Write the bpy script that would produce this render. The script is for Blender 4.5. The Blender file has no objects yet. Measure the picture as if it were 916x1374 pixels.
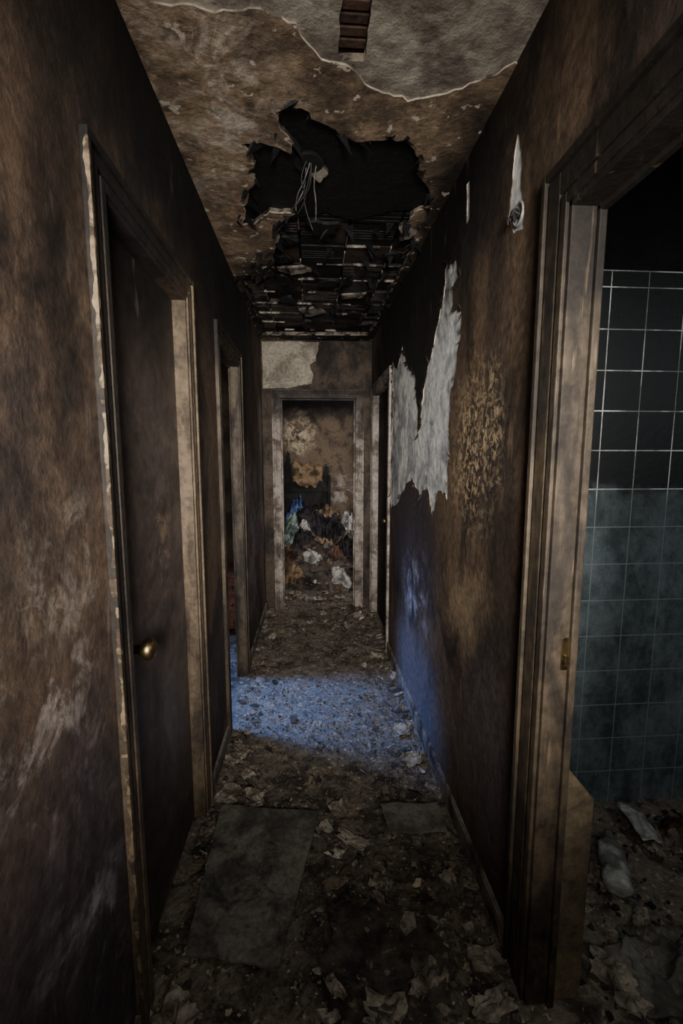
import bpy, bmesh, math, random
from mathutils import Vector, Matrix, noise
R=random.Random(7)
FZ=-0.04; CZ=2.435
XL=-0.44; XR=0.56; YE=4.1
def lin(c):
    return tuple(((v/255)/12.92 if v/255<=0.04045 else ((v/255+0.055)/1.055)**2.4) for v in c)+(1,)

# ------------------------------------------------------------------ materials
class NB:
    def __init__(s,name):
        s.m=bpy.data.materials.new(name); s.m.use_nodes=True
        s.t=s.m.node_tree; s.n=s.t.nodes; s.l=s.t.links
        s.b=s.n['Principled BSDF']; s.pos=s.n.new('ShaderNodeNewGeometry').outputs['Position']
    def math(s,op,a,b=None,clamp=False):
        n=s.n.new('ShaderNodeMath'); n.operation=op; n.use_clamp=clamp
        for i,v in enumerate((a,b)):
            if v is None: continue
            if isinstance(v,(int,float)): n.inputs[i].default_value=v
            else: s.l.new(v,n.inputs[i])
        return n.outputs[0]
    def vmath(s,op,a,b=None):
        n=s.n.new('ShaderNodeVectorMath'); n.operation=op
        for i,v in enumerate((a,b)):
            if v is None: continue
            if isinstance(v,(tuple,list)): n.inputs[i].default_value=v
            else: s.l.new(v,n.inputs[i])
        return n
    def noise(s,scale,detail=6,rough=.6,dist=0,stretch=None,col=False):
        n=s.n.new('ShaderNodeTexNoise'); n.inputs['Scale'].default_value=scale
        n.inputs['Detail'].default_value=detail; n.inputs['Roughness'].default_value=rough
        n.inputs['Distortion'].default_value=dist
        v=s.pos
        if stretch: v=s.vmath('MULTIPLY',s.pos,stretch).outputs[0]
        s.l.new(v,n.inputs['Vector'])
        return n.outputs['Color' if col else 'Fac']
    def ramp(s,v,a,b,lo=0.,hi=1.):
        n=s.n.new('ShaderNodeMapRange'); n.interpolation_type='SMOOTHSTEP'
        s.l.new(v,n.inputs[0]); n.inputs[1].default_value=a; n.inputs[2].default_value=b
        n.inputs[3].default_value=lo; n.inputs[4].default_value=hi
        return n.outputs[0]
    def mix(s,f,a,b):
        n=s.n.new('ShaderNodeMix'); n.data_type='RGBA'
        for i,v in ((0,f),(6,a),(7,b)):
            if isinstance(v,(int,float)): n.inputs[i].default_value=v
            elif isinstance(v,tuple): n.inputs[i].default_value=v
            else: s.l.new(v,n.inputs[i])
        return n.outputs[2]
    def bump(s,h,st,d=.01):
        n=s.n.new('ShaderNodeBump'); n.inputs['Strength'].default_value=st; n.inputs['Distance'].default_value=d
        s.l.new(h,n.inputs['Height']); s.l.new(n.outputs[0],s.b.inputs['Normal'])

def grime(name,base,alt,layers=(),rough=.75,scale=3.,bump=.4,speck=None,stretch=None,fine=40,spec=.3,altr=(.42,.62),streak=None,soot=None):
    """layers: (color, center, radius, distort, soft, thrscale, thr(lo,hi)|None, strength)"""
    b=NB(name)
    n1=b.noise(scale,8,.62,.6,stretch)
    col=b.mix(b.ramp(n1,*altr),lin(base),lin(alt))
    if soot:
        s1=b.noise(soot[0],9,.68,1.2,(1,1,.6))
        col=b.mix(b.ramp(s1,soot[1],soot[1]+.22,0,soot[2]),col,lin((16,13,12)))
    dn=None
    for (c,cen,rad,dist,soft,ts,thr,st) in layers:
        if dn is None:
            dn=b.vmath('SUBTRACT',b.noise(5,6,.65,0,None,True),(.5,.5,.5)).outputs[0]
        sc=b.vmath('MULTIPLY',dn,(dist*1.6,)*3).outputs[0]
        p=b.vmath('ADD',b.pos,sc).outputs[0]
        p=b.vmath('SUBTRACT',p,cen).outputs[0]
        p=b.vmath('DIVIDE',p,rad).outputs[0]
        L=b.vmath('LENGTH',p).outputs['Value']
        m=b.ramp(L,1.0,1.0-soft)
        if thr:
            m=b.math('MULTIPLY',m,b.ramp(b.noise(ts,8,.72,.8),*thr))
        m=b.math('MULTIPLY',m,st)
        col=b.mix(m,col,lin(c))
    nf=b.noise(fine,6,.7)
    dark=b.ramp(nf,.3,.7,.62,1.25)
    n=b.n.new('ShaderNodeVectorMath'); n.operation='SCALE'
    b.l.new(col,n.inputs[0]); b.l.new(dark,n.inputs['Scale']); col=n.outputs[0]
    if speck:
        v=b.n.new('ShaderNodeTexNoise'); v.inputs['Scale'].default_value=speck[1]; v.inputs['Detail'].default_value=3
        b.l.new(b.pos,v.inputs['Vector'])
        col=b.mix(b.ramp(v.outputs[0],speck[2],speck[2]+.05),col,lin(speck[0]))
    if streak:
        s2=b.noise(1,5,.6,.3,streak[1])
        col=b.mix(b.ramp(s2,streak[2],streak[2]+.12,0,streak[3]),col,lin(streak[0]))
    b.l.new(col,b.b.inputs['Base Color'])
    b.l.new(b.ramp(n1,.3,.7,rough-.12,rough+.12),b.b.inputs['Roughness'])
    b.b.inputs['Specular IOR Level'].default_value=spec
    h=b.math('ADD',b.noise(14,7,.65),b.math('MULTIPLY',nf,.35))
    b.bump(h,bump,.012)
    return b.m

SOOT=(14,12,11)
M={}
M['wallL']=grime('sooty_paint_left',(92,74,59),(56,46,39),[
  (SOOT,(XL,1.7,2.45),(.4,1.9,.70),.35,.7,3,None,.96),
  (SOOT,(XL,0.55,2.6),(.4,.7,.85),.35,.75,3,None,.88),
  (SOOT,(XL,2.7,2.0),(.4,1.0,1.0),.3,.7,3,None,.88),
  (SOOT,(XL,.86,1.75),(.4,.14,.6),.2,.8,3,None,.7),
  ((56,49,52),(XL,.75,.45),(.4,.6,.7),.3,.6,3,None,.75),
  ((160,150,153),(XL,.80,.40),(.4,.25,.5),.3,.8,5,(.44,.70),.75),
  ((165,153,143),(XL,.72,.98),(.4,.25,.32),.2,.8,9,(.49,.68),.8),
  ((145,132,116),(XL,.82,1.2),(.4,.16,.18),.2,.8,11,(.48,.64),.6),
  ((130,118,122),(XL,3.2,.8),(.4,.9,.8),.3,.6,5,(.4,.6),.75),
 ],scale=2.6,stretch=(1,1.2,.7),streak=((134,120,108),(30,26,5),.62,.3),soot=(2.6,.46,.85),bump=.45)
M['wallR']=grime('sooty_paint_right',(102,83,65),(64,52,43),[
  (SOOT,(XR,1.9,2.5),(.4,1.1,.78),.35,.65,3,None,.96),
  (SOOT,(XR,2.9,2.0),(.4,1.25,1.0),.3,.5,3,None,.94),
  ((62,54,57),(XR,2.45,.95),(.4,.8,.5),.25,.5,3,None,.86),
  ((110,106,114),(XR,2.3,.18),(.4,.9,.36),.25,.6,3,None,.6),
  ((190,189,192),(XR,2.3,.66),(.4,.42,.34),.3,.9,6,(.44,.66),.75),
  ((200,174,134),(XR,1.5,1.42),(.4,.32,.42),.25,.9,34,(.46,.60),.8),
  ((164,140,110),(XR,1.55,.85),(.4,.3,.2),.2,.9,4,None,.55),
  ((30,25,22),(XR,1.25,1.0),(.4,.2,.45),.3,.8,3,None,.6),
  ((30,25,22),(XR,1.12,1.9),(.4,.12,.5),.2,.8,3,None,.6),
  ((90,78,76),(XR,1.3,.4),(.4,.4,.45),.3,.7,3,None,.7),
 ],scale=2.6,stretch=(1,1.2,.6),streak=((144,122,96),(30,22,3),.62,.3),soot=(2.6,.46,.82),bump=.45)
M['plasterR']=grime('exposed_gypsum',(224,222,216),(156,158,160),[
  ((50,43,38),(XR,1.75,2.12),(.4,.3,.24),.2,.6,10,(.36,.6),.8),
  ((60,54,50),(XR,3.0,1.6),(.4,.35,.7),.3,.7,8,(.36,.6),.7),
  ((110,112,120),(XR,2.3,1.2),(.4,.6,.25),.2,.6,8,(.45,.6),.5)],scale=6,bump=.4,fine=25,soot=(5,.56,.6))
M['ceilpaint']=grime('smoked_ceiling_paint',(146,124,100),(98,82,66),[
  (SOOT,(.15,3.3,CZ),(.9,1.3,.5),.25,.35,3,None,.96),
  (SOOT,(.56,1.95,CZ),(.14,.8,.5),.15,.7,3,None,.92),
  ((198,184,166),(-.25,1.5,CZ),(.3,.7,.3),.3,.8,8,(.45,.62),.75),
  ((120,74,62),(-.25,2.0,CZ),(.2,.4,.3),.2,.8,9,(.48,.62),.5),
  ((30,25,22),(.12,1.75,CZ),(.5,.5,.3),.3,.6,7,(.38,.64),.75),
 ],scale=5,bump=1.0,speck=((190,176,156),24,.64),soot=(4.5,.54,.5))
M['ceilplaster']=grime('ceiling_plaster',(156,146,131),(112,102,90),[
  (SOOT,(.15,3.2,CZ),(.9,1.1,.5),.25,.4,3,None,.96)],scale=5,bump=.9,fine=18,soot=(4,.55,.5))
M['rim']=grime('broken_plaster_edge',(170,158,140),(84,74,64),scale=9,bump=.5,soot=(8,.52,.7))
M['rimdark']=grime('scorched_plaster_edge',(120,108,94),(40,34,30),scale=14,bump=.5)
M['char']=grime('charred_lath',(20,18,17),(10,9,9),scale=7,bump=.9,rough=.62,spec=.4)
M['tilebrick']=grime('burnt_hollow_brick',(64,51,43),(20,17,15),scale=6,bump=.8,rough=.6,soot=(5,.44,.9))
M['brickred']=grime('exposed_brick',(74,54,42),(44,34,28),scale=12,bump=.6,soot=(9,.5,.7))
M['mortar']=grime('mortar_bits',(150,140,128),(54,48,43),scale=14,bump=.6)
M['floor']=grime('ash_covered_floor',(122,111,96),(60,53,47),[
  ((130,126,120),(0,2.4,FZ),(.7,.6,.4),.3,.6,9,(.4,.6),.7),
  ((36,31,27),(.2,1.2,FZ),(.45,.5,.4),.3,.5,6,(.38,.62),.65)],scale=9,bump=1.5,fine=55,speck=((166,152,130),48,.62),rough=.85,soot=(6,.54,.6))
M['door']=grime('smoked_door',(86,75,69),(64,55,50),[
  (SOOT,(-.47,1.4,2.1),(.4,.7,.7),.2,.7,3,None,.8),
  ((150,122,96),(-.47,1.42,1.1),(.4,.12,.28),.1,.8,13,(.50,.62),.6)],scale=2,bump=.12,fine=20,rough=.5,streak=((120,104,92),(20,14,6),.64,.4))
M['door_dark']=grime('burnt_door',(40,33,30),(18,15,14),scale=3,bump=.3)
M['trim']=grime('smoked_wood_trim',(78,66,51),(46,39,32),[
  ((26,21,18),(XL,1.3,2.0),(.5,1.6,.3),.15,.6,3,None,.9),
  ((26,21,17),(XR,.5,2.05),(.5,1.1,.55),.2,.6,3,None,.9)],scale=5,bump=.3,stretch=(2,2,.5),fine=30,rough=.65,soot=(5,.48,.75),streak=((128,110,86),(40,40,4),.60,.4))
M['board']=grime('dirty_cream_board',(104,90,68),(76,65,51),scale=4,bump=.3,soot=(5,.56,.5))
M['trimL']=grime('burnt_door_casing',(96,81,63),(50,41,33),[
  ((16,13,12),(XL,.95,1.5),(.5,.3,1.0),.1,.5,3,None,.85),
  ((20,16,14),(XL,1.2,2.1),(.5,.6,.35),.1,.5,3,None,.85)],scale=5,bump=.4,stretch=(1,1,.35),fine=40,soot=(5,.50,.7))
M['flake']=grime('cream_paint_flake',(122,104,80),(60,49,38),scale=14,bump=.6,altr=(.45,.55))
M['trimE']=grime('pale_trim',(152,140,128),(90,79,70),[
  ((34,28,25),(.1,4.1,2.0),(1,.5,.45),.15,.7,3,None,.88)],scale=6,bump=.3,soot=(5,.50,.65))
M['base']=grime('sooty_baseboard',(126,118,108),(62,54,48),scale=8,bump=.3,soot=(6,.5,.7))
b=NB('smoked_bathroom_tile')
sp=b.n.new('ShaderNodeSeparateXYZ'); b.l.new(b.pos,sp.inputs[0])
zz=b.math('ADD',sp.outputs[2],b.math('MULTIPLY',b.math('SUBTRACT',b.noise(9,8,.7),.5),.25))
c1=b.mix(b.ramp(b.noise(7,9,.8,0,(1,1,.6)),.34,.66),lin((112,121,122)),lin((58,66,68)))
c1=b.mix(b.ramp(zz,1.0,1.3,0,.4),c1,lin((38,41,41)))
c1=b.mix(b.ramp(zz,1.22,1.30),c1,lin((13,12,11)))
c1=b.mix(b.ramp(b.noise(40,8,.8),.48,.72,0,.6),c1,lin((24,24,24)))
b.l.new(c1,b.b.inputs['Base Color']); b.b.inputs['Roughness'].default_value=.6; b.bump(b.noise(30),.2)
M['tile']=b.m
b=NB('bathroom_grout')
sp=b.n.new('ShaderNodeSeparateXYZ'); b.l.new(b.pos,sp.inputs[0])
c1=b.mix(b.ramp(b.noise(7,4,.6),.4,.6),lin((250,247,240)),lin((150,148,144)))
c1=b.mix(b.ramp(sp.outputs[2],1.2,1.3,1,0),c1,lin((128,136,136)))
b.l.new(c1,b.b.inputs['Base Color']); b.b.inputs['Roughness'].default_value=.8
M['grout']=b.m
M['black']=grime('heavy_soot',(20,17,15),(10,9,8),scale=4,bump=.4)
M['room']=grime('smoked_room_wall',(104,86,68),(66,54,44),[
  (SOOT,(.3,7,2.6),(3,1,.75),.4,.5,3,None,.95),
  ((200,180,150),(-.2,7,1.75),(.35,.8,.4),.35,.7,7,(.42,.6),.85),
  ((170,158,146),(.5,7,.85),(.4,.8,.3),.3,.7,6,(.44,.6),.7)],scale=3.5,bump=.5,soot=(4,.5,.7))
M['endwall']=grime('end_wall_soot',(72,59,46),(44,37,31),scale=5,soot=(4,.48,.7))
M['endplaster']=grime('end_wall_paint',(150,141,124),(112,102,90),scale=5)
M['mat']=grime('ashy_board',(116,112,102),(76,73,66),[((36,32,28),(-.22,1.35,FZ),(.3,.4,.3),.3,.8,9,(.48,.62),.75)],scale=6,bump=.6,fine=60,soot=(7,.55,.55))
M['matdark']=grime('burnt_sheet',(78,69,60),(40,35,31),scale=8,bump=1.0,speck=((120,106,86),34,.62),soot=(9,.48,.7))
M['plastic']=grime('dirty_white_plastic',(170,168,160),(100,97,90),scale=9,bump=.2,rough=.5,soot=(12,.55,.7))
M['paper']=grime('ashy_paper',(150,140,124),(98,88,76),scale=12,bump=.3,rough=.85,soot=(12,.50,.75))
M['drawer']=grime('smoked_drawer_wood',(120,76,54),(84,54,40),scale=4,stretch=(1,1,8),bump=.2)
def simple(name,c,rough,metal=0):
    b=NB(name); b.l.new(b.mix(b.ramp(b.noise(30),.4,.65),lin(c),lin(tuple(v*.55 for v in c))),b.b.inputs['Base Color'])
    b.b.inputs['Roughness'].default_value=rough; b.b.inputs['Metallic'].default_value=metal; return b.m
M['brass']=simple('tarnished_brass',(160,136,94),.35,1)
M['wire']=simple('burnt_wire',(30,28,27),.6)
M['wirepale']=simple('ashy_wire',(96,90,84),.7)
for k,c in dict(blue=(84,106,150),mint=(140,156,146),dk=(52,47,48),white=(176,170,162),tan=(136,112,86),rust=(92,68,54),rub=(84,74,66)).items():
    M['cl_'+k]=grime('cloth_'+k,c,tuple(int(v*.5) for v in c),scale=9,bump=.5,fine=90,rough=.9,spec=.1,soot=(9,.54,.7))
def attr_mat(name):
    b=NB(name); a=b.n.new('ShaderNodeAttribute'); a.attribute_name='Col'
    c=b.mix(b.ramp(b.noise(45,5,.7),.40,.66,0,.8),a.outputs['Color'],lin((36,31,27)))
    b.l.new(c,b.b.inputs['Base Color']); b.b.inputs['Roughness'].default_value=.85; b.b.inputs['Specular IOR Level'].default_value=.2
    b.bump(b.noise(60),.6,.004); return b.m
M['chips']=attr_mat('burnt_plaster_chips')

# ------------------------------------------------------------------ mesh helpers
def obj(name,bm_or_me,mats,parent=None,smooth=False,bevel=0):
    if isinstance(bm_or_me,bmesh.types.BMesh):
        me=bpy.data.meshes.new(name); bm_or_me.normal_update(); bm_or_me.to_mesh(me); bm_or_me.free()
    else: me=bm_or_me
    o=bpy.data.objects.new(name,me); bpy.context.scene.collection.objects.link(o)
    for m in (mats if isinstance(mats,(list,tuple)) else [mats]): me.materials.append(m)
    if smooth:
        for p in me.polygons: p.use_smooth=True
    if bevel:
        md=o.modifiers.new('b','BEVEL'); md.width=bevel; md.segments=2; md.limit_method='ANGLE'
    if parent: o.parent=parent
    return o
def box(bm,x0,x1,y0,y1,z0,z1,mi=0):
    vs=[bm.verts.new(p) for p in [(x0,y0,z0),(x1,y0,z0),(x1,y1,z0),(x0,y1,z0),(x0,y0,z1),(x1,y0,z1),(x1,y1,z1),(x0,y1,z1)]]
    for f in [(0,3,2,1),(4,5,6,7),(0,1,5,4),(1,2,6,5),(2,3,7,6),(3,0,4,7)]:
        fc=bm.faces.new([vs[i] for i in f]); fc.material_index=mi
    return vs
def boxes(name,lst,mat,**k):
    bm=bmesh.new()
    for b_ in lst: box(bm,*b_)
    return obj(name,bm,mat,**k)
def empty(name,loc=(0,0,0)):
    e=bpy.data.objects.new(name,None); bpy.context.scene.collection.objects.link(e); return e
def jag(pts,step=.02,amp=.007,seed=0,close=True):
    out=[];n=len(pts)
    for i in range(n if close else n-1):
        a=Vector(tuple(pts[i])+(0,)); c=Vector(tuple(pts[(i+1)%n])+(0,))
        k=max(1,int((c-a).length/step))
        for j in range(k):
            p=a.lerp(c,j/k)
            d=noise.noise_vector(Vector((p.x*25+seed,p.y*25,seed)))+noise.noise_vector(Vector((p.x*70,p.y*70+seed,3)))*.6
            out.append((p.x+d.x*amp,p.y+d.y*amp))
    if not close: out.append(pts[-1])
    return out
def layer(name,outer,holes,axis,pos,th,mats,parent=None,rim=False):
    cu=bpy.data.curves.new(name+'_c','CURVE'); cu.dimensions='2D'; cu.fill_mode='BOTH'; cu.extrude=th/2
    for pl in [outer]+holes:
        s=cu.splines.new('POLY'); s.points.add(len(pl)-1); s.use_cyclic_u=True
        for i,p in enumerate(pl): s.points[i].co=(p[0],p[1],0,1)
    t=bpy.data.objects.new('tmp',cu); bpy.context.scene.collection.objects.link(t)
    dg=bpy.context.evaluated_depsgraph_get(); me=bpy.data.meshes.new_from_object(t.evaluated_get(dg))
    bpy.data.objects.remove(t)
    for v in me.vertices:
        x,y,z=v.co
        if axis=='z': v.co=(x,y,pos+z)
        elif axis=='x': v.co=(pos+z,x,y)
        else: v.co=(x,pos+z,y)
    me.materials.clear()
    o=obj(name,me,mats,parent=parent)
    if rim:
        for p in me.polygons:
            nn=[abs(c) for c in p.normal]; ax={'x':0,'y':1,'z':2}[axis]
            p.material_index=0 if nn[ax]>.7 else 1
    return o
def cm(l): return [(a/100,b/100) for a,b in l]

# ------------------------------------------------------------------ shell
TL=.055; TR=.065; T=.10
def wall_y(name,x0,x1,y0,y1,ops,mat,z1=CZ+.15,z0=FZ-.1):
    L=[];y=y0
    for a,c,h in ops:
        L.append((x0,x1,y,a,z0,z1)); L.append((x0,x1,a,c,h,z1)); y=c
    L.append((x0,x1,y,y1,z0,z1)); return boxes(name,L,mat)
wall_y('wall_left',XL-TL,XL,-1.8,YE,[(1.03,1.655,1.95),(2.2,2.79,1.95)],M['wallL'])
wall_y('wall_right',XR,XR+TR,-1.8,YE,[(.2,.97,1.93),(3.15,3.95,1.95)],M['plasterR'])
boxes('wall_back',[(-1.2,1.2,-1.9,-1.8,FZ-.1,CZ+.15)],M['endwall'])
EX0,EX1,EH=-.292,.424,1.945
boxes('wall_end',[(-3.6,EX0,YE,YE+T,FZ-.1,CZ+.15),(EX1,2.2,YE,YE+T,FZ-.1,CZ+.15),(EX0,EX1,YE,YE+T,EH,CZ+.15)],M['endwall'])
layer('paint_patch_end',jag(cm([(-43,201),(-43,242),(8,242),(6,232),(4,226),(-1,222),(2,214),(1,206),(-10,204),(-20,202)]),.02,.008),[], 'y',YE-.001,.003,M['endplaster'],parent=bpy.data.objects['wall_end'])
hw=cm([(187,218),(175,213),(170,206),(178,205),(179,197),(165,192),(166,187),(169,177),(177,161),(176,143),(177,122),(188,126),(194,116),(200,113),(206,122),(214,124),(222,119),(240,128),(257,124),(280,110),(305,104),(310,136),(304,167),(306,205),(290,196),(274,206),(257,190),(240,184),(233,166),(230,152),(225,155),(222,170),(216,178),(206,188),(196,198),(189,208)])
hs=cm([(125,225),(122,219),(122,210),(119,203),(119,198),(125,200),(129,206),(127,213),(127,221)])
outR=[(-1.8,1.93),(.2,1.93),(.97,1.93),(.97,FZ),(3.15,FZ),(3.15,1.95),(3.95,1.95),(3.95,FZ),(YE,FZ),(YE,CZ+.01),(-1.8,CZ+.01)]
small=[jag(cm([(165,235),(162,235),(161,222),(164,221)]),.02,.003,9),jag(cm([(110,196),(109,196),(109,180),(109.7,179)]),.02,.002,9)]
layer('paint_coat',outR,[jag(hw,.018,.022,1),jag(hs,.012,.006,2)]+small,'x',XR-.0015,.004,[M['wallR'],M['rim']],parent=bpy.data.objects['wall_right'],rim=True)
boxes('paint_coat_near',[(XR-.0035,XR,-1.8,.2,FZ,1.93)],M['wallR'],parent=bpy.data.objects['wall_right'])
bm=bmesh.new()
for p in jag(hw,.03,.02,1):
    if R.random()<.6:
        a=R.uniform(0,6.28); l=R.uniform(.012,.04); w=l*R.uniform(.4,.9)
        t=Vector((0,math.cos(a),math.sin(a))); s=Vector((0,-t.z,t.y)); o0=Vector((XR-.004,p[0],p[1])); N=Vector((-1,0,0))
        q=[o0-s*w/2,o0+s*w/2,o0+s*w*.3+t*l*.6+N*l*.12,o0+t*l+N*l*.4,o0-s*w*.35+t*l*.5+N*l*.15]
        bm.faces.new([bm.verts.new(x) for x in q])
obj('curled_paint',bm,M['wallR'],parent=bpy.data.objects['wall_right'])

hole=cm([(-10,148),(-7,148),(-3,147),(1,150),(6,153),(10,156),(16,160),(24,158),(34,158),(39,166),(40,174),(45,180),(48,185.5),(52,197),(45,200),(44.5,209),(50,215),(51.5,246),(51,302),(50.5,390),(-40,395),(-39,301),(-39,272),(-21,273),(-18,234),(-13,213),(-7,205.5),(-17,204),(-25,214),(-30,216),(-26,197),(-21,182),(-23,180),(-18.5,172),(-22,163),(-15,163),(-10,164),(-6,167),(-5,161),(-10,156)])
scal=cm([(-38,118),(-22,119),(-13,118),(-3,120),(-1,126),(3,130),(10,131),(14,135),(21,140),(30,142),(40,138),(49,133),(55,128)])
ce=empty('ceiling')
sj=jag([(-.46,1.16)]+scal+[(.58,1.28)],.02,.014,4,close=False)
layer('ceiling_paint_skin',sj+[(.58,YE),(-.46,YE)],[jag(hole,.02,.016,6)],'z',CZ+.0015,.005,[M['ceilpaint'],M['rim']],parent=ce,rim=True)
def shrink(pts,k=.012):
    cx=sum(p[0] for p in pts)/len(pts); cy=sum(p[1] for p in pts)/len(pts)
    return [(p[0]-(k if p[0]>cx else -k),p[1]-(k if p[1]>cy else -k)) for p in pts]
ribh=jag(cm([(7,-30),(15,-30),(15,130),(8,131)]),.02,.006,8)
layer('ceiling_plaster_coat',[(-.46,-1.8),(.58,-1.8),(.58,YE),(-.46,YE)],[jag(shrink(hole,.004),.02,.014,6),ribh],'z',CZ+.014,.02,[M['ceilplaster'],M['rimdark']],parent=ce,rim=True)
bm=bmesh.new()
yy=-.4; row=0
while yy<4.0:
    far=yy>1.99
    xx=-.52; row+=1
    while xx<.6:
        w=.235
        if far:
            mi=1 if R.random()<.22 else 0
            zb=CZ+.030+R.uniform(0,.010)+(.02 if R.random()<.12 else 0)
            box(bm,xx+.005,xx+w-.005,yy+.005,yy+.207,zb,CZ+.08,mi)
            if R.random()<.7:
                a0=R.randint(0,3); a1=R.randint(5,8)
                for k in range(a0,a1):
                    y0=yy+.012+k*.024
                    box(bm,xx+.007,xx+w-R.choice((.007,.007,.06)),y0,y0+.013,zb-.003,zb+.002,mi)
        else:
            mi=2 if yy<1.45 else 1
            for k in range(6):
                y0=yy+k*.033
                box(bm,xx+.004,xx+w-.006,y0,y0+.024,CZ+.026,CZ+.07,mi)
        xx+=w
    yy+=.215
obj('clay_blocks',bm,[M['tilebrick'],M['char'],M['brickred']],parent=ce,bevel=.002)
boxes('slab',[(-.56,.68,-1.8,YE,CZ+.07,CZ+.12)],M['char'],parent=ce)
ch=jag(cm([(-32,140),(50,140),(52,200),(36,203),(20,212),(6,206),(-8,214),(-30,218)]),.02,.012,12)
layer('charred_sheet',ch,[],'z',CZ+.020,.004,M['char'],parent=ce)
for i,pl in enumerate([[(-1,173),(5,172),(7,177),(4,183),(1,179)],[(-36,222),(-24,212),(-16,212),(-14,226),(-19,246),(-30,250),(-37,246)],[(41,212),(50,206),(52,222),(44,226)],[(-20,262),(-5,258),(2,263),(-10,270)],[(-8,330),(5,325),(12,335),(-2,345)],[(20,300),(36,296),(34,303),(22,306)]]):
    layer('plaster_scrap_%d'%i,jag(cm(pl),.015,.01,20+i),[],'z',CZ+.008,.012,[M['ceilplaster'] if i<3 else M['mortar'],M['rimdark']],parent=ce,rim=True)
for i in range(12):
    cx,cy=R.uniform(-.34,.46),R.uniform(2.1,3.8); r=R.uniform(.04,.11)
    pl=[(cx+math.cos(a*.7854)*r*R.uniform(.5,1.2),cy+math.sin(a*.7854)*r*R.uniform(.4,1.0)) for a in range(8)]
    layer('char_scab_%d'%i,jag(pl,.015,.012,50+i),[],'z',CZ+.010,.014,M['char'],parent=ce)
bm=bmesh.new()
y=-.4
while y<4:
    if y>2.05:
        x=-.38
        while x<.5:
            l=R.uniform(.03,.2)
            if R.random()<.5: box(bm,x,x+l,y-.0025,y+.0025,CZ+.026,CZ+.04)
            x+=l+R.uniform(.01,.1)
    y+=.215
for i in range(5):
    x=-.52+.235*i
    yv=2.1
    while yv<3.8:
        l=R.uniform(.03,.2)
        if R.random()<.6: box(bm,x-.0025,x+.0025,yv,yv+l,CZ+.026,CZ+.04)
        yv+=l+R.uniform(.02,.12)
obj('mortar_lines',bm,M['mortar'],parent=ce,bevel=.001)
bm=bmesh.new()
hp=jag(hole,.03,.01,6)
for p in hp+[(R.uniform(-.35,.48),R.uniform(2.1,3.8)) for _ in range(120)]:
    if R.random()<.75 :
        a=R.uniform(0,6.28); l=R.uniform(.015,.07); w=l*R.uniform(.4,.9)
        t=Vector((math.cos(a),math.sin(a),0)); s=Vector((-t.y,t.x,0)); o0=Vector((p[0],p[1],CZ+.010))
        q=[o0-s*w/2,o0+s*w/2,o0+s*w*.3+t*l*.6-Vector((0,0,l*.25)),o0+t*l-Vector((0,0,l*.7)),o0-s*w*.35+t*l*.5-Vector((0,0,l*.3))]
        v=[bm.verts.new(x) for x in q]; bm.faces.new(v)
obj('peeling_flakes',bm,M['char'],parent=ce)

lr=empty('ceiling_light_rose')
bm=bmesh.new(); bmesh.ops.create_cone(bm,cap_ends=True,segments=28,radius1=.055,radius2=.04,depth=.022,matrix=Matrix.Translation((.0,1.72,CZ+.012)))
obj('rose_base',bm,M['wire'],parent=lr,bevel=.004)
def tube(name,pts,r,mat,parent=None):
    cu=bpy.data.curves.new(name,'CURVE'); cu.dimensions='3D'; cu.bevel_depth=r; cu.bevel_resolution=2
    s=cu.splines.new('NURBS'); s.points.add(len(pts)-1); s.use_endpoint_u=True; s.order_u=3
    for i,p in enumerate(pts): s.points[i].co=tuple(p)+(1,)
    t=bpy.data.objects.new('tmp',cu); bpy.context.scene.collection.objects.link(t)
    me=bpy.data.meshes.new_from_object(t.evaluated_get(bpy.context.evaluated_depsgraph_get())); bpy.data.objects.remove(t)
    me.materials.clear()
    return obj(name,me,mat,parent=parent,smooth=True)
for i in range(6):
    x=.0+R.uniform(-.03,.03); y=1.72+R.uniform(-.02,.02)
    tube('wire_%d'%i,[(x,y,CZ),(x+R.uniform(-.03,.03),y+.02,CZ-.05),(x+R.uniform(-.06,.02),y+.05,CZ-.09),(x+R.uniform(-.09,.03),y+.09,CZ-R.uniform(.08,.19))],.0022,M['wirepale'] if i%2 else M['wire'],lr)

# ------------------------------------------------------------------ door frames
def frame(name,axis,face,nd,a,b_,zt,depth,cw,mat,dz=.018):
    bm=bmesh.new()
    def bx(s0,s1,n0,n1,z0,z1):
        w0,w1=sorted((face+nd*n0,face+nd*n1))
        if axis=='y': box(bm,w0,w1,s0,s1,z0,z1)
        else: box(bm,s0,s1,w0,w1,z0,z1)
    prof=((-.004,.018,dz*.75),(.018,.026,dz*.45),(.026,cw-.022,dz*.7),(cw-.022,cw-.016,dz*.5),(cw-.016,cw,dz))
    for (s,d) in ((a,-1),(b_,1)):
        for (u0,u1,h) in prof:
            p0,p1=sorted((s+d*u0,s+d*u1)); bx(p0,p1,0,h,FZ,zt+u1 if u1>0 else zt)
        q0,q1=sorted((s,s-d*.016)); bx(q0,q1,-depth,dz*.4,FZ,zt)
        q0,q1=sorted((s-d*.016,s-d*.028)); bx(q0,q1,-depth,-.045,FZ,zt)
    for (u0,u1,h) in prof:
        bx(a-u0,b_+u0,0,h-.0004,zt+u0,zt+u1)
    bx(a,b_,-depth,dz*.4,zt-.016,zt); bx(a,b_,-depth,-.045,zt-.028,zt-.016)
    return obj(name,bm,mat,bevel=.0025)
t1=frame('trim_1','y',XL,1,1.03,1.655,1.95,.075,.075,M['trimL'])
frame('trim_2','y',XL,1,2.2,2.79,1.95,TL,.07,M['trim'])
frame('trim_3','y',XR-.003,-1,.2,.97,1.93,TR-.003,.095,M['trim'],.022)
frame('trim_4','y',XR-.003,-1,3.15,3.95,1.95,TR,.07,M['trimE'])
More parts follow.
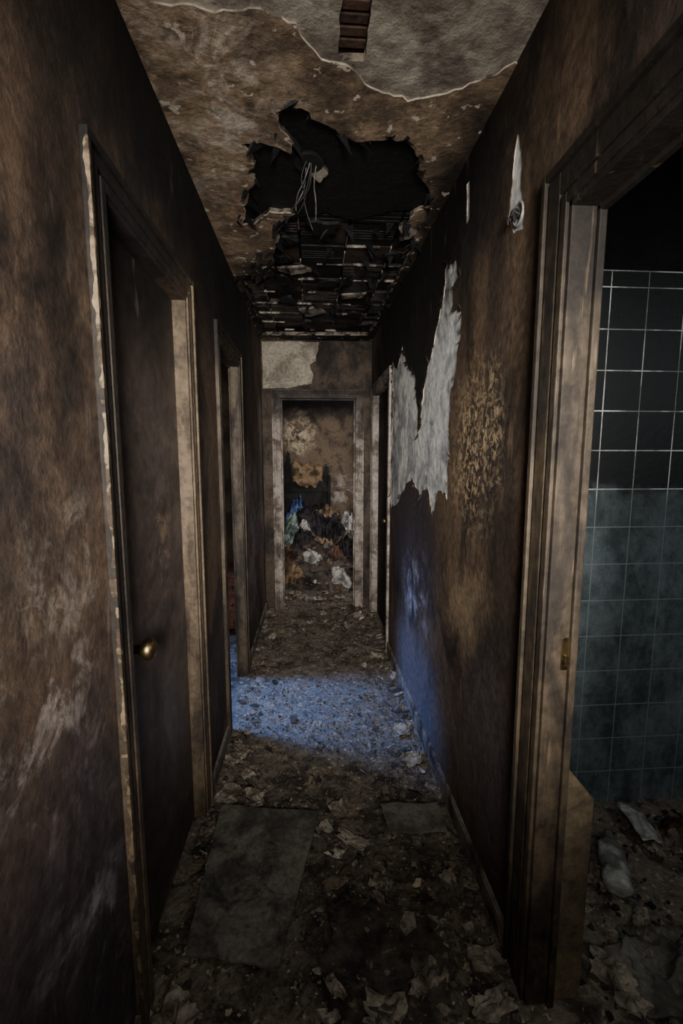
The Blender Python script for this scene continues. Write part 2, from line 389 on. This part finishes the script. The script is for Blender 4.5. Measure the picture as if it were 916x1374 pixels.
frame('trim_5','x',YE,-1,EX0,EX1,EH,T,.06,M['trimE'],.022)
bm=bmesh.new(); z=FZ+.02; prev=None; xx=XL+.0182; y0=.9535
while z<2.02:
    n1=noise.noise(Vector((z*9,0,1))); n2=noise.noise(Vector((z*45,3,1)))
    w=max(0,.0045+.007*n1+.006*n2)
    d=max(0,.006+.010*noise.noise(Vector((z*12,7,1)))+.006*n2)
    cur=[(xx+.0008,y0+w,z),(xx+.0012,y0-.0012,z),(xx-d,y0-.0012,z)] if w>.0012 else None
    if cur: cur=[bm.verts.new(p) for p in cur]
    if cur and prev:
        bm.faces.new((prev[0],prev[1],cur[1],cur[0])); bm.faces.new((prev[1],prev[2],cur[2],cur[1]))
    prev=cur; z+=.008
obj('paint_remnants',bm,M['flake'],parent=t1)

d1=empty('door_1')
boxes('door_slab',[(-.512,-.478,1.048,1.637,FZ+.008,1.932)],M['door'],parent=d1,bevel=.002)
def lathe(name,prof,cen,axis,mat,parent,seg=32):
    bm=bmesh.new(); rings=[]
    for (t,r) in prof:
        ring=[]
        for i in range(seg):
            a=2*math.pi*i/seg; c,s=math.cos(a)*r,math.sin(a)*r
            v=Vector((t,c,s)) if axis=='x' else (Vector((c,t,s)) if axis=='y' else Vector((c,s,t)))
            ring.append(bm.verts.new(Vector(cen)+v))
        rings.append(ring)
    for a,c in zip(rings,rings[1:]):
        for i in range(seg): bm.faces.new((a[i],a[(i+1)%seg],c[(i+1)%seg],c[i]))
    bm.faces.new(rings[0]); bm.faces.new(rings[-1])
    bmesh.ops.recalc_face_normals(bm,faces=bm.faces)
    return obj(name,bm,mat,parent=parent,smooth=True)
kp=[(0,.034),(.003,.036),(.007,.028),(.010,.013),(.032,.011),(.038,.018),(.044,.025),(.054,.029),(.064,.027),(.071,.020),(.075,.008)]
lathe('knob',kp,(-.478,1.115,.90),'x',M['brass'],d1)
d2=empty('door_2')
boxes('door_slab',[(.60,.635,3.168,3.932,FZ+.008,1.932)],M['door_dark'],parent=d2,bevel=.002)
lathe('knob',[(-a,r*.85) for a,r in kp],(.60,3.25,.92),'x',M['brass'],d2)
boxes('door_strike_plate',[(.585,.605,.9515,.954,.89,.97),(.590,.602,.944,.952,.91,.93)],M['brass'],bevel=.001)
boxes('baseboard_right',[(XR-.016,XR-.0036,1.068,3.078,FZ,FZ+.075),(XR-.012,XR-.0036,1.068,3.078,FZ+.075,FZ+.083)],M['base'],bevel=.002)
boxes('baseboard_left',[(XL,XL+.013,-1.8,.952,FZ,FZ+.075),(XL,XL+.013,1.732,2.128,FZ,FZ+.075),(XL,XL+.013,2.862,YE,FZ,FZ+.075)],M['base'],bevel=.002)
so=empty('wall_junction_box')
lathe('box_rim',[(0,.030),(-.006,.030),(-.008,.024),(-.002,.022)],(XR,1.225,2.035),'x',M['plastic'],so)
for i in range(4):
    y=1.225+R.uniform(-.012,.012); z=2.035+R.uniform(-.01,.01)
    tube('wire_%d'%i,[(XR-.005,y,z),(XR-.03,y+R.uniform(-.02,.02),z+R.uniform(-.01,.02)),(XR-.02,y+R.uniform(-.02,.02),z-R.uniform(.0,.03))],.0025,M['wire'],so)

# ------------------------------------------------------------------ floor
def fh(x,y):
    return FZ+.008*noise.noise(Vector((x*6,y*6,0)))+.008*noise.noise(Vector((x*19,y*19,4)))+.009*abs(noise.noise(Vector((x*45,y*45,9))))
bm=bmesh.new()
def grid(bm,x0,x1,y0,y1,st,zf):
    nx=int((x1-x0)/st); ny=int((y1-y0)/st); V=[]
    for j in range(ny+1):
        V.append([bm.verts.new((x0+(x1-x0)*i/nx,y0+(y1-y0)*j/ny,zf(x0+(x1-x0)*i/nx,y0+(y1-y0)*j/ny))) for i in range(nx+1)])
    for j in range(ny):
        for i in range(nx): bm.faces.new((V[j][i],V[j][i+1],V[j+1][i+1],V[j+1][i]))
grid(bm,-.56,.62,.7,4.2,.009,fh)
grid(bm,.62,2.4,.2,4.2,.02,fh)
grid(bm,-3.6,-.56,1.6,4.2,.08,fh)
grid(bm,-.56,.62,-1.8,.7,.06,fh)
grid(bm,.62,2.4,-1.8,.2,.08,fh)
grid(bm,-1.7,2.2,4.2,7.1,.03,fh)
obj('floor',bm,M['floor'],smooth=True)

PAL_D=[(112,101,87),(88,79,70),(126,113,97),(70,62,55),(140,127,109),(102,93,83),(92,82,72),(118,109,97)]
PAL_L=[(168,155,134),(138,123,104),(172,163,148),(118,104,88),(94,83,70),(190,181,164)]
def chips(name,n,samp,smin,smax,pal,zf,tilt=.35,parent=None,th=.15,rr=None,top=.93,hm=.006):
    rr=rr or R; V=[];Fc=[];C=[]
    for _ in range(n):
        x,y=samp(rr); s=smin*(smax/smin)**(rr.random()**1.6); k=rr.randint(4,7)
        ax=Vector((rr.uniform(-1,1),rr.uniform(-1,1),0)).normalized()
        rot=Matrix.Rotation(rr.gauss(0,tilt),3,ax)@Matrix.Rotation(rr.uniform(0,6.28),3,'Z')
        h=max(.0012,min(s*th,hm)); el=rr.uniform(.5,1); cup=rr.uniform(-.3,.3)*s
        pts=[]
        for i in range(k):
            a=6.283*(i+rr.uniform(-.35,.35))/k; q=s*rr.uniform(.5,1.2)*.5
            pts.append(Vector((math.cos(a)*q,math.sin(a)*q*el,0)))
        low=min((rot@p).z for p in pts)
        base=Vector((x,y,zf(x,y)-low*.7-.0005))
        o=len(V)
        for p in pts:
            V.append(base+rot@p)
        for p in pts:
            V.append(base+rot@(p*top+Vector((0,0,h*rr.uniform(.7,1.1)+abs(p.x)*cup/s*.8))))
        Fc.append(tuple(range(o+k-1,o-1,-1)))
        Fc.append(tuple(range(o+k,o+2*k)))
        for i in range(k): Fc.append((o+i,o+(i+1)%k,o+k+(i+1)%k,o+k+i))
        c=lin(rr.choice(pal)); f=rr.uniform(.6,1.1); C+= [(c[0]*f,c[1]*f,c[2]*f,1)]*(2*k)
    me=bpy.data.meshes.new(name); me.from_pydata([tuple(v) for v in V],[],Fc)
    at=me.color_attributes.new('Col','FLOAT_COLOR','POINT')
    flat=[c for q in C for c in q]; at.data.foreach_set('color',flat)
    return obj(name,me,M['chips'],parent=parent)
fd=empty('floor_debris')
def cor(r): return (r.uniform(-.42,.54),r.uniform(.7,4.6))
def edgeL(r): return (min(.1,-.42+abs(r.gauss(0,.08))),r.uniform(.7,4.3))
def edgeR(r): return (max(.1,.535-abs(r.gauss(0,.10))),r.uniform(.7,4.3))
chips('fine_rubble',17000,cor,.003,.014,PAL_D,fh,.7,fd,th=.55,top=.6,hm=.008)
chips('coarse_rubble',1300,cor,.012,.035,PAL_D,fh,.35,fd,th=.3,top=.7,hm=.008)
chips('plaster_flakes',200,cor,.02,.075,PAL_D+PAL_L[:3],fh,.25,fd,th=.05)
chips('near_flakes',150,lambda r:(r.uniform(.0,.54),r.uniform(.85,1.7)),.02,.09,PAL_L+PAL_D,fh,.25,fd,th=.04)
chips('chips_left',330,edgeL,.015,.085,PAL_L+PAL_D,fh,.4,fd,th=.06)
chips('chips_right',380,edgeR,.015,.08,PAL_L+PAL_D,fh,.4,fd,th=.06)
chips('doorway_spill',340,lambda r:(r.gauss(.1,.22) if r.random()<.8 else .3,r.uniform(3.5,4.8)),.02,.10,PAL_L+PAL_D,fh,.5,fd,th=.08)
def bathr(r): return (r.uniform(.7,1.9),r.uniform(.6,1.55))
chips('bathroom_rubble',900,bathr,.01,.05,[(50,46,43),(64,60,58),(84,84,84),(30,28,27),(110,110,108)],fh,.5,fd,th=.3,top=.7)
# crumpled burnt paper and peeled wallpaper lying on the floor
def crumple(bm,cx,cy,sx,sy,rot,hh,seed,n=9):
    V=[]; ca,sa=math.cos(rot),math.sin(rot)
    for j in range(n+1):
        r_=[]
        for i in range(n+1):
            u,v=i/n-.5,j/n-.5
            e=noise.noise_vector(Vector((u*4+seed,v*4,seed)))*.22
            lx=(u+e.x)*sx; ly=(v+e.y)*sy
            x=cx+lx*ca-ly*sa; y=cy+lx*sa+ly*ca
            x=max(XL+.02,min(XR-.02,x)) if cx<.6 else max(XR+TR+.03,x)
            z=fh(x,y)+.008+hh*abs(noise.noise(Vector((u*3.2+seed,v*3.2,seed*2))))*2+hh*.8*(abs(u)*2)**3*max(0,math.sin(seed))
            r_.append(bm.verts.new((x,y,z)))
        V.append(r_)
    for j in range(n):
        for i in range(n): bm.faces.new((V[j][i],V[j][i+1],V[j+1][i+1],V[j+1][i]))
bm=bmesh.new()
places=[(.10,1.62),(.22,1.30),(.45,1.30),(.48,1.06),(.30,1.02),(-.36,1.74),(-.30,1.86),(-.38,1.95),(.14,1.48),(.40,1.75),(.48,1.90),(.46,2.12),(-.36,2.02),(.05,1.02),(.18,.95),(.46,.95),(-.36,.98),(-.25,1.70),(.0,1.75),(.3,3.6),(-.2,3.7),(.1,3.9),(.4,3.8),(-.32,3.4),(.46,3.0),(.05,4.3),(.3,4.4)]
for i,(x,y) in enumerate(places):
    s=R.uniform(.05,.12); crumple(bm,x,y,s,s*R.uniform(.5,.9),R.uniform(0,3.1),R.uniform(.008,.024),i*2.3+1)
o=obj('crumpled_paper',bm,M['paper'],parent=fd); md=o.modifiers.new('s','SOLIDIFY'); md.thickness=.0015
bm=bmesh.new()
for i in range(12):
    s=R.uniform(.06,.13); crumple(bm,R.uniform(.8,1.5),R.uniform(.95,1.5),s,s*.7,R.uniform(0,3.1),.02,i*1.9+.5)
o=obj('bathroom_paper',bm,M['paper'],parent=fd); md=o.modifiers.new('s','SOLIDIFY'); md.thickness=.0015

def sheet(name,corners,mat,th,seed,nz=.008,lift=.012,n=26,amp=.006):
    bm=bmesh.new(); c=[Vector(p+(0,)) for p in corners]; V={}
    for s in (0,1):
        for j in range(n+1):
            for i in range(n+1):
                u,v=i/n,j/n; p=(c[0].lerp(c[1],u)).lerp(c[3].lerp(c[2],u),v)
                e=1 if i in (0,n) or j in (0,n) else 0
                d=noise.noise_vector(Vector((p.x*18+seed,p.y*18,seed)))*amp*e
                z=FZ+lift+nz*noise.noise(Vector((p.x*5+seed,p.y*5,0)))+nz*.4*noise.noise(Vector((p.x*16,p.y*16,seed)))+s*th
                V[s,i,j]=bm.verts.new((p.x+d.x,p.y+d.y,z))
    for j in range(n):
        for i in range(n):
            bm.faces.new((V[1,i,j],V[1,i+1,j],V[1,i+1,j+1],V[1,i,j+1])); bm.faces.new((V[0,i,j+1],V[0,i+1,j+1],V[0,i+1,j],V[0,i,j]))
    for k in range(n):
        bm.faces.new((V[0,k,0],V[0,k+1,0],V[1,k+1,0],V[1,k,0])); bm.faces.new((V[0,k+1,n],V[0,k,n],V[1,k,n],V[1,k+1,n]))
        bm.faces.new((V[0,0,k+1],V[0,0,k],V[1,0,k],V[1,0,k+1])); bm.faces.new((V[0,n,k],V[0,n,k+1],V[1,n,k+1],V[1,n,k]))
    bmesh.ops.recalc_face_normals(bm,faces=bm.faces)
    return obj(name,bm,mat,smooth=False)
k=1.03
sheet('fallen_plasterboard',[(-.365*k,1.61*k),(.02*k,1.555*k),(-.10*k,1.03*k),(-.36*k,1.085*k)],M['mat'],.008,1,lift=.022)
sheet('fallen_panel',[(.265*k,1.575*k),(.49*k,1.57*k),(.487*k,1.44*k),(.27*k,1.436*k)],M['mat'],.006,3,lift=.022)
sheet('burnt_floor_sheet',[(.05,1.25),(.36,1.2),(.34,.78),(.0,.82)],M['matdark'],.003,5,nz=.016,lift=.009,amp=.05)

bm=bmesh.new()
y0,y1=.960,1.05
xa,xb=XR+TR+.002,.70
pts=[(xa,y0,FZ),(xb,y0,FZ),(xb,y0,.54),(xa,y0,.63),(xa,y1,FZ),(xb,y1,FZ),(xb,y1,.54),(xa,y1,.63)]
v=[bm.verts.new(p) for p in pts]
for f in [(0,1,2,3),(7,6,5,4),(0,4,5,1),(1,5,6,2),(2,6,7,3),(3,7,4,0)]: bm.faces.new([v[i] for i in f])
bmesh.ops.recalc_face_normals(bm,faces=bm.faces)
obj('broken_wood_board',bm,M['board'],bevel=.003)

# ------------------------------------------------------------------ bathroom
boxes('wall_bathroom',[(XR+TR,2.4,1.612,1.71,FZ-.1,CZ+.1),(2.4,2.5,-.3,1.71,FZ-.1,CZ+.1),(XR+TR,2.5,-.4,-.3,FZ-.1,CZ+.1)],M['black'])
boxes('wall_bathroom_grout',[(XR+TR,2.4,1.601,1.612,FZ,2.06)],M['grout'],parent=bpy.data.objects['wall_bathroom'])
bm=bmesh.new()
for i in range(-3,9):
    for j in range(0,15):
        x0=1.083+.142*i; z1=2.002-.146*j
        x1=x0+.142; z0=z1-.146
        if x1<.65: continue
        x0=max(x0,.63); z0=max(z0,FZ)
        g=.0021; box(bm,x0+g,min(x1,2.4)-g,1.6,1.6065,z0+g,z1-g)
for i in range(-3,9):
    x0=max(.63,1.083+.142*i); box(bm,x0+.0021,x0+.140,1.6,1.6065,2.0041,2.056)
obj('wall_tiles',bm,M['tile'],bevel=.0006,parent=bpy.data.objects['wall_bathroom'])
boxes('ceiling_bathroom',[(XR+TR,2.5,-.4,1.7,CZ,CZ+.1)],M['black'])
def lumpy(name,fn,nu,nv,mat,parent=None,closed=True):
    bm=bmesh.new(); V=[[bm.verts.new(fn(i/nu,j/nv)) for i in range(nu)] for j in range(nv+1)]
    for j in range(nv):
        for i in range(nu if closed else nu-1): bm.faces.new((V[j][i],V[j][(i+1)%nu],V[j+1][(i+1)%nu],V[j+1][i]))
    if closed:
        bm.faces.new(V[0]); bm.faces.new(V[-1])
    bmesh.ops.recalc_face_normals(bm,faces=bm.faces)
    return obj(name,bm,mat,parent=parent,smooth=True)
def bottle(u,v):
    L=.24; t=v*L
    r=.042 if t<.17 else (.042-(t-.17)/.04*.028 if t<.21 else .014)
    if t<.006: r=.03
    a=6.283*u; r*=1+.12*noise.noise(Vector((math.cos(a)*2,math.sin(a)*2,t*22)))*(1 if t<.2 else 0)
    lx=t; ly=r*math.cos(a); lz=r*math.sin(a)*.8
    an=math.radians(62); X=.98+lx*math.cos(an)-ly*math.sin(an); Y=1.2+lx*math.sin(an)+ly*math.cos(an)
    return (X,Y,FZ+.045+lz)
lumpy('crushed_plastic_bottle',bottle,28,40,M['plastic'])
def curl(u,v):
    a=u*2.6-.4; r=.05+.02*v
    x=math.cos(a)*r; z=abs(math.sin(a))*r*.8+.01*noise.noise(Vector((u*5,v*5,0)))
    return (1.22+x+v*.02,1.34+v*.16+u*.03,FZ+.012+z)
o=lumpy('curled_paper_sheet',curl,24,16,M['plastic'],closed=False); md=o.modifiers.new('s','SOLIDIFY'); md.thickness=.002
def rag(name,cx,cy,rx,ry,h,mat,seed,zf,n=44,parent=None,fold=1.):
    bm=bmesh.new(); V=[]
    for j in range(n+1):
        row=[]
        for i in range(n+1):
            u,v=2*i/n-1,2*j/n-1
            X=u*math.sqrt(1-v*v/2); Y=v*math.sqrt(1-u*u/2); r=min(1,math.hypot(X,Y))
            wob=1+.5*noise.noise(Vector((X*1.6+seed,Y*1.6,seed)))+.25*noise.noise(Vector((X*5+seed,Y*5,seed)))
            x=cx+X*rx*wob; y=cy+Y*ry*wob
            p=Vector((x*9+seed,y*6,seed)); w=noise.noise_vector(p*.6)*.9
            f=1-abs(noise.noise(p+w*1.8))*3; f2=1-abs(noise.noise(p*2.3+w*2))*3
            prof=(1-r**4)
            z=zf(x,y)+.006+prof*(h*(.25+.75*max(0,f)*fold)+h*.35*max(0,f2))
            row.append(bm.verts.new((x,y,z)))
        V.append(row)
    for j in range(n):
        for i in range(n): bm.faces.new((V[j][i],V[j][i+1],V[j+1][i+1],V[j+1][i]))
    return obj(name,bm,mat,smooth=True,parent=parent)
rag('ash_heap',1.02,.98,.2,.14,.05,M['mat'],3,fh)
rag('fallen_rag',1.45,1.42,.16,.06,.04,M['cl_rust'],5,fh)

# ------------------------------------------------------------------ end room
boxes('wall_end_room',[(-1.7,2.2,7.0,7.1,FZ-.1,CZ+.1),(-1.8,-1.7,4.2,7.1,FZ-.1,CZ+.1),(2.2,2.3,4.2,7.1,FZ-.1,CZ+.1)],M['room'])
boxes('ceiling_end_room',[(-1.8,2.3,4.2,7.1,CZ,CZ+.1)],M['black'])
def mh(x,y):
    r=math.hypot((x-.1)/1.15,(y-6.0)/1.35)
    m=max(0,1-r*r)**.8*.62*min(1,max(0,(6.9-y)/.15))
    return fh(x,y)+m*(1+.45*noise.noise(Vector((x*3,y*3,2))))
pile=empty('clothes_and_rubble_pile')
bm=bmesh.new(); grid(bm,-1.1,1.3,4.6,6.86,.03,lambda x,y: mh(x,y)-.004+.04*noise.noise(Vector((x*12,y*12,0)))*min(1,(mh(x,y)-FZ)*8)); obj('mound',bm,M['cl_rub'],parent=pile,smooth=True)
for i,(x,y,rx,ry,h,c) in enumerate([(-.26,5.75,.22,.18,.18,'blue'),(-.12,5.95,.16,.2,.14,'blue'),(-.27,5.35,.13,.24,.13,'mint'),(.1,5.6,.28,.25,.20,'dk'),(.52,5.6,.13,.2,.16,'white'),(.42,5.15,.12,.12,.1,'dk'),(-.12,5.15,.12,.1,.08,'dk'),(.15,5.2,.12,.08,.07,'tan'),(-.32,5.0,.12,.12,.10,'rust'),(.32,4.75,.1,.08,.05,'white'),(.05,6.2,.2,.2,.12,'dk'),(.62,5.9,.2,.2,.2,'tan'),(-.2,4.8,.1,.08,.05,'tan'),(-.55,5.6,.2,.2,.2,'white'),(.75,5.2,.2,.2,.12,'blue'),(.35,5.9,.18,.15,.12,'tan'),(.3,5.4,.12,.1,.10,'dk'),(-.08,5.42,.07,.10,.07,'white'),(.28,5.0,.1,.07,.06,'rust'),(0.0,4.95,.1,.07,.06,'white'),(.2,5.75,.1,.1,.1,'white')]):
    rag('garment_%d'%i,x,y,rx,ry,h,M['cl_'+c],i*3.7,mh,parent=pile,n=44)
chips('scraps',900,lambda r:(r.gauss(.08,.36),r.uniform(4.3,6.2)),.02,.12,[(160,134,104),(186,176,160),(118,98,78),(80,70,62),(126,126,130),(160,140,114),(54,47,42),(96,86,76)],mh,.7,pile,th=.03)
hb=empty('charred_headboard')
out=jag([(-.40,.20),(-.40,1.40),(-.37,1.52),(-.33,1.45),(-.31,1.12),(-.24,1.02),(-.1,1.0),(.02,.98),(.12,1.05),(.15,1.24),(.19,1.12),(.22,1.30),(.27,1.24),(.29,1.0),(.29,.20)],.03,.02,3)
layer('panel',out,[],'y',6.94,.03,M['black'],parent=hb)
boxes('posts',[(-.42,-.37,6.90,6.96,FZ,1.3),(.25,.30,6.90,6.96,FZ,1.12),(-.42,.30,6.905,6.955,.86,.92)],M['black'],parent=hb,bevel=.005)
bm=bmesh.new(); n=24; V=[]
for j in range(n+1):
    row=[]
    for i in range(n+1):
        u,v=i/n,j/n; x=-.29+u*.46; bot=.93+.10*noise.noise(Vector((u*6,0,3)))+.16*abs(u-.5)
        top=1.28-.09*noise.noise(Vector((u*4,2,0)))+.06*(1-u)
        row.append(bm.verts.new((x,6.90-.05*v*v-.02*v*math.sin(u*9),top+(bot-top)*v)))
    V.append(row)
for j in range(n):
    for i in range(n): bm.faces.new((V[j][i],V[j][i+1],V[j+1][i+1],V[j+1][i]))
o=obj('draped_cloth',bm,M['cl_tan'],smooth=True,parent=hb); md=o.modifiers.new('s','SOLIDIFY'); md.thickness=.003

# ------------------------------------------------------------------ left room
boxes('wall_left_room',[(-3.6,-3.5,1.6,4.1,FZ-.1,CZ+.1),(-3.6,XL-TL,1.6,1.7,FZ-.1,CZ+.1)],M['room'])
boxes('ceiling_left_room',[(-3.6,XL-TL,1.6,4.1,CZ,CZ+.1)],M['black'])
dr=empty('chest_of_drawers')
X0,X1,Y0,Y1,Z1=-1.15,-.51,3.46,3.88,.46
boxes('carcass',[(X0,X1,Y0+.02,Y1,FZ+.05,Z1-.02),(X0-.01,X1+.005,Y0-.005,Y1,Z1-.02,Z1),(X0,X0+.04,Y0,Y1,FZ+.008,FZ+.05),(X1-.04,X1,Y0,Y1,FZ+.008,FZ+.05)],M['drawer'],parent=dr,bevel=.003)
bm=bmesh.new()
for i in range(3):
    z=FZ+.06+i*.142; box(bm,X0+.015,X1-.015,Y0,Y0+.02,z,z+.134)
obj('drawer_fronts',bm,M['drawer'],parent=dr,bevel=.004)
for i in range(3): 
    for s in (.13,.51): lathe('pull_%d'%(i*2+(s>.2)),[(0,.008),(-.012,.007),(-.02,.014),(-.028,.008)],(X0+s,Y0,FZ+.127+i*.142),'y',M['brass'],dr,16)

# ------------------------------------------------------------------ lights
def area(name,loc,target,sx,sy,power,col,spread=180):
    l=bpy.data.lights.new(name,'AREA'); l.shape='RECTANGLE'; l.size=sx; l.size_y=sy; l.energy=power; l.color=col; l.spread=math.radians(spread)
    o=bpy.data.objects.new(name,l); o.location=loc; o.rotation_euler=(Vector(target)-Vector(loc)).to_track_quat('-Z','Y').to_euler()
    bpy.context.scene.collection.objects.link(o); return o
def point(name,loc,power,col,r):
    l=bpy.data.lights.new(name,'POINT'); l.energy=power; l.color=col; l.shadow_soft_size=r
    o=bpy.data.objects.new(name,l); o.location=loc; bpy.context.scene.collection.objects.link(o); return o
point('light_near_fill',(.05,-.35,1.45),19,(1,.97,.92),.3)  # added fill lamp behind the camera, brightens the near walls
area('light_corridor_fill',(.05,-1.0,1.6),(.05,4.5,1.2),.5,.5,27,(1,.98,.95),60)  # added narrow fill that carries light to the far end of the corridor
area('light_left_room_window',(-1.9,2.85,2.25),(.1,2.4,-.4),.45,.45,15,(.20,.38,1.0),52)
area('light_left_room_fill',(-2.6,2.4,1.6),(-.6,3.8,1.0),.8,.8,8,(1,.85,.7))
area('light_bathroom_fill',(1.9,.3,1.9),(1.3,1.6,.8),.5,.5,3.4,(.88,.96,1.0),140)  # added cool fill aimed at the lower tiles, no window built
area('light_end_room_fill',(1.9,5.0,1.9),(.1,6.4,.8),.8,.8,36,(.97,.97,1.0))  # unseen area lamp added to brighten the back wall, no window built
w=bpy.data.worlds.new('World'); bpy.context.scene.world=w; w.use_nodes=True
w.node_tree.nodes['Background'].inputs[0].default_value=(.05,.06,.08,1); w.node_tree.nodes['Background'].inputs[1].default_value=.1

cam=bpy.data.cameras.new('camera'); co=bpy.data.objects.new('camera',cam); bpy.context.scene.collection.objects.link(co)
co.location=(0,0,1.39); co.rotation_euler=(math.radians(83),0,math.radians(-3.9))
cam.sensor_fit='VERTICAL'; cam.sensor_height=36; cam.lens=590/1374*36; cam.clip_start=.01
bpy.context.scene.camera=co
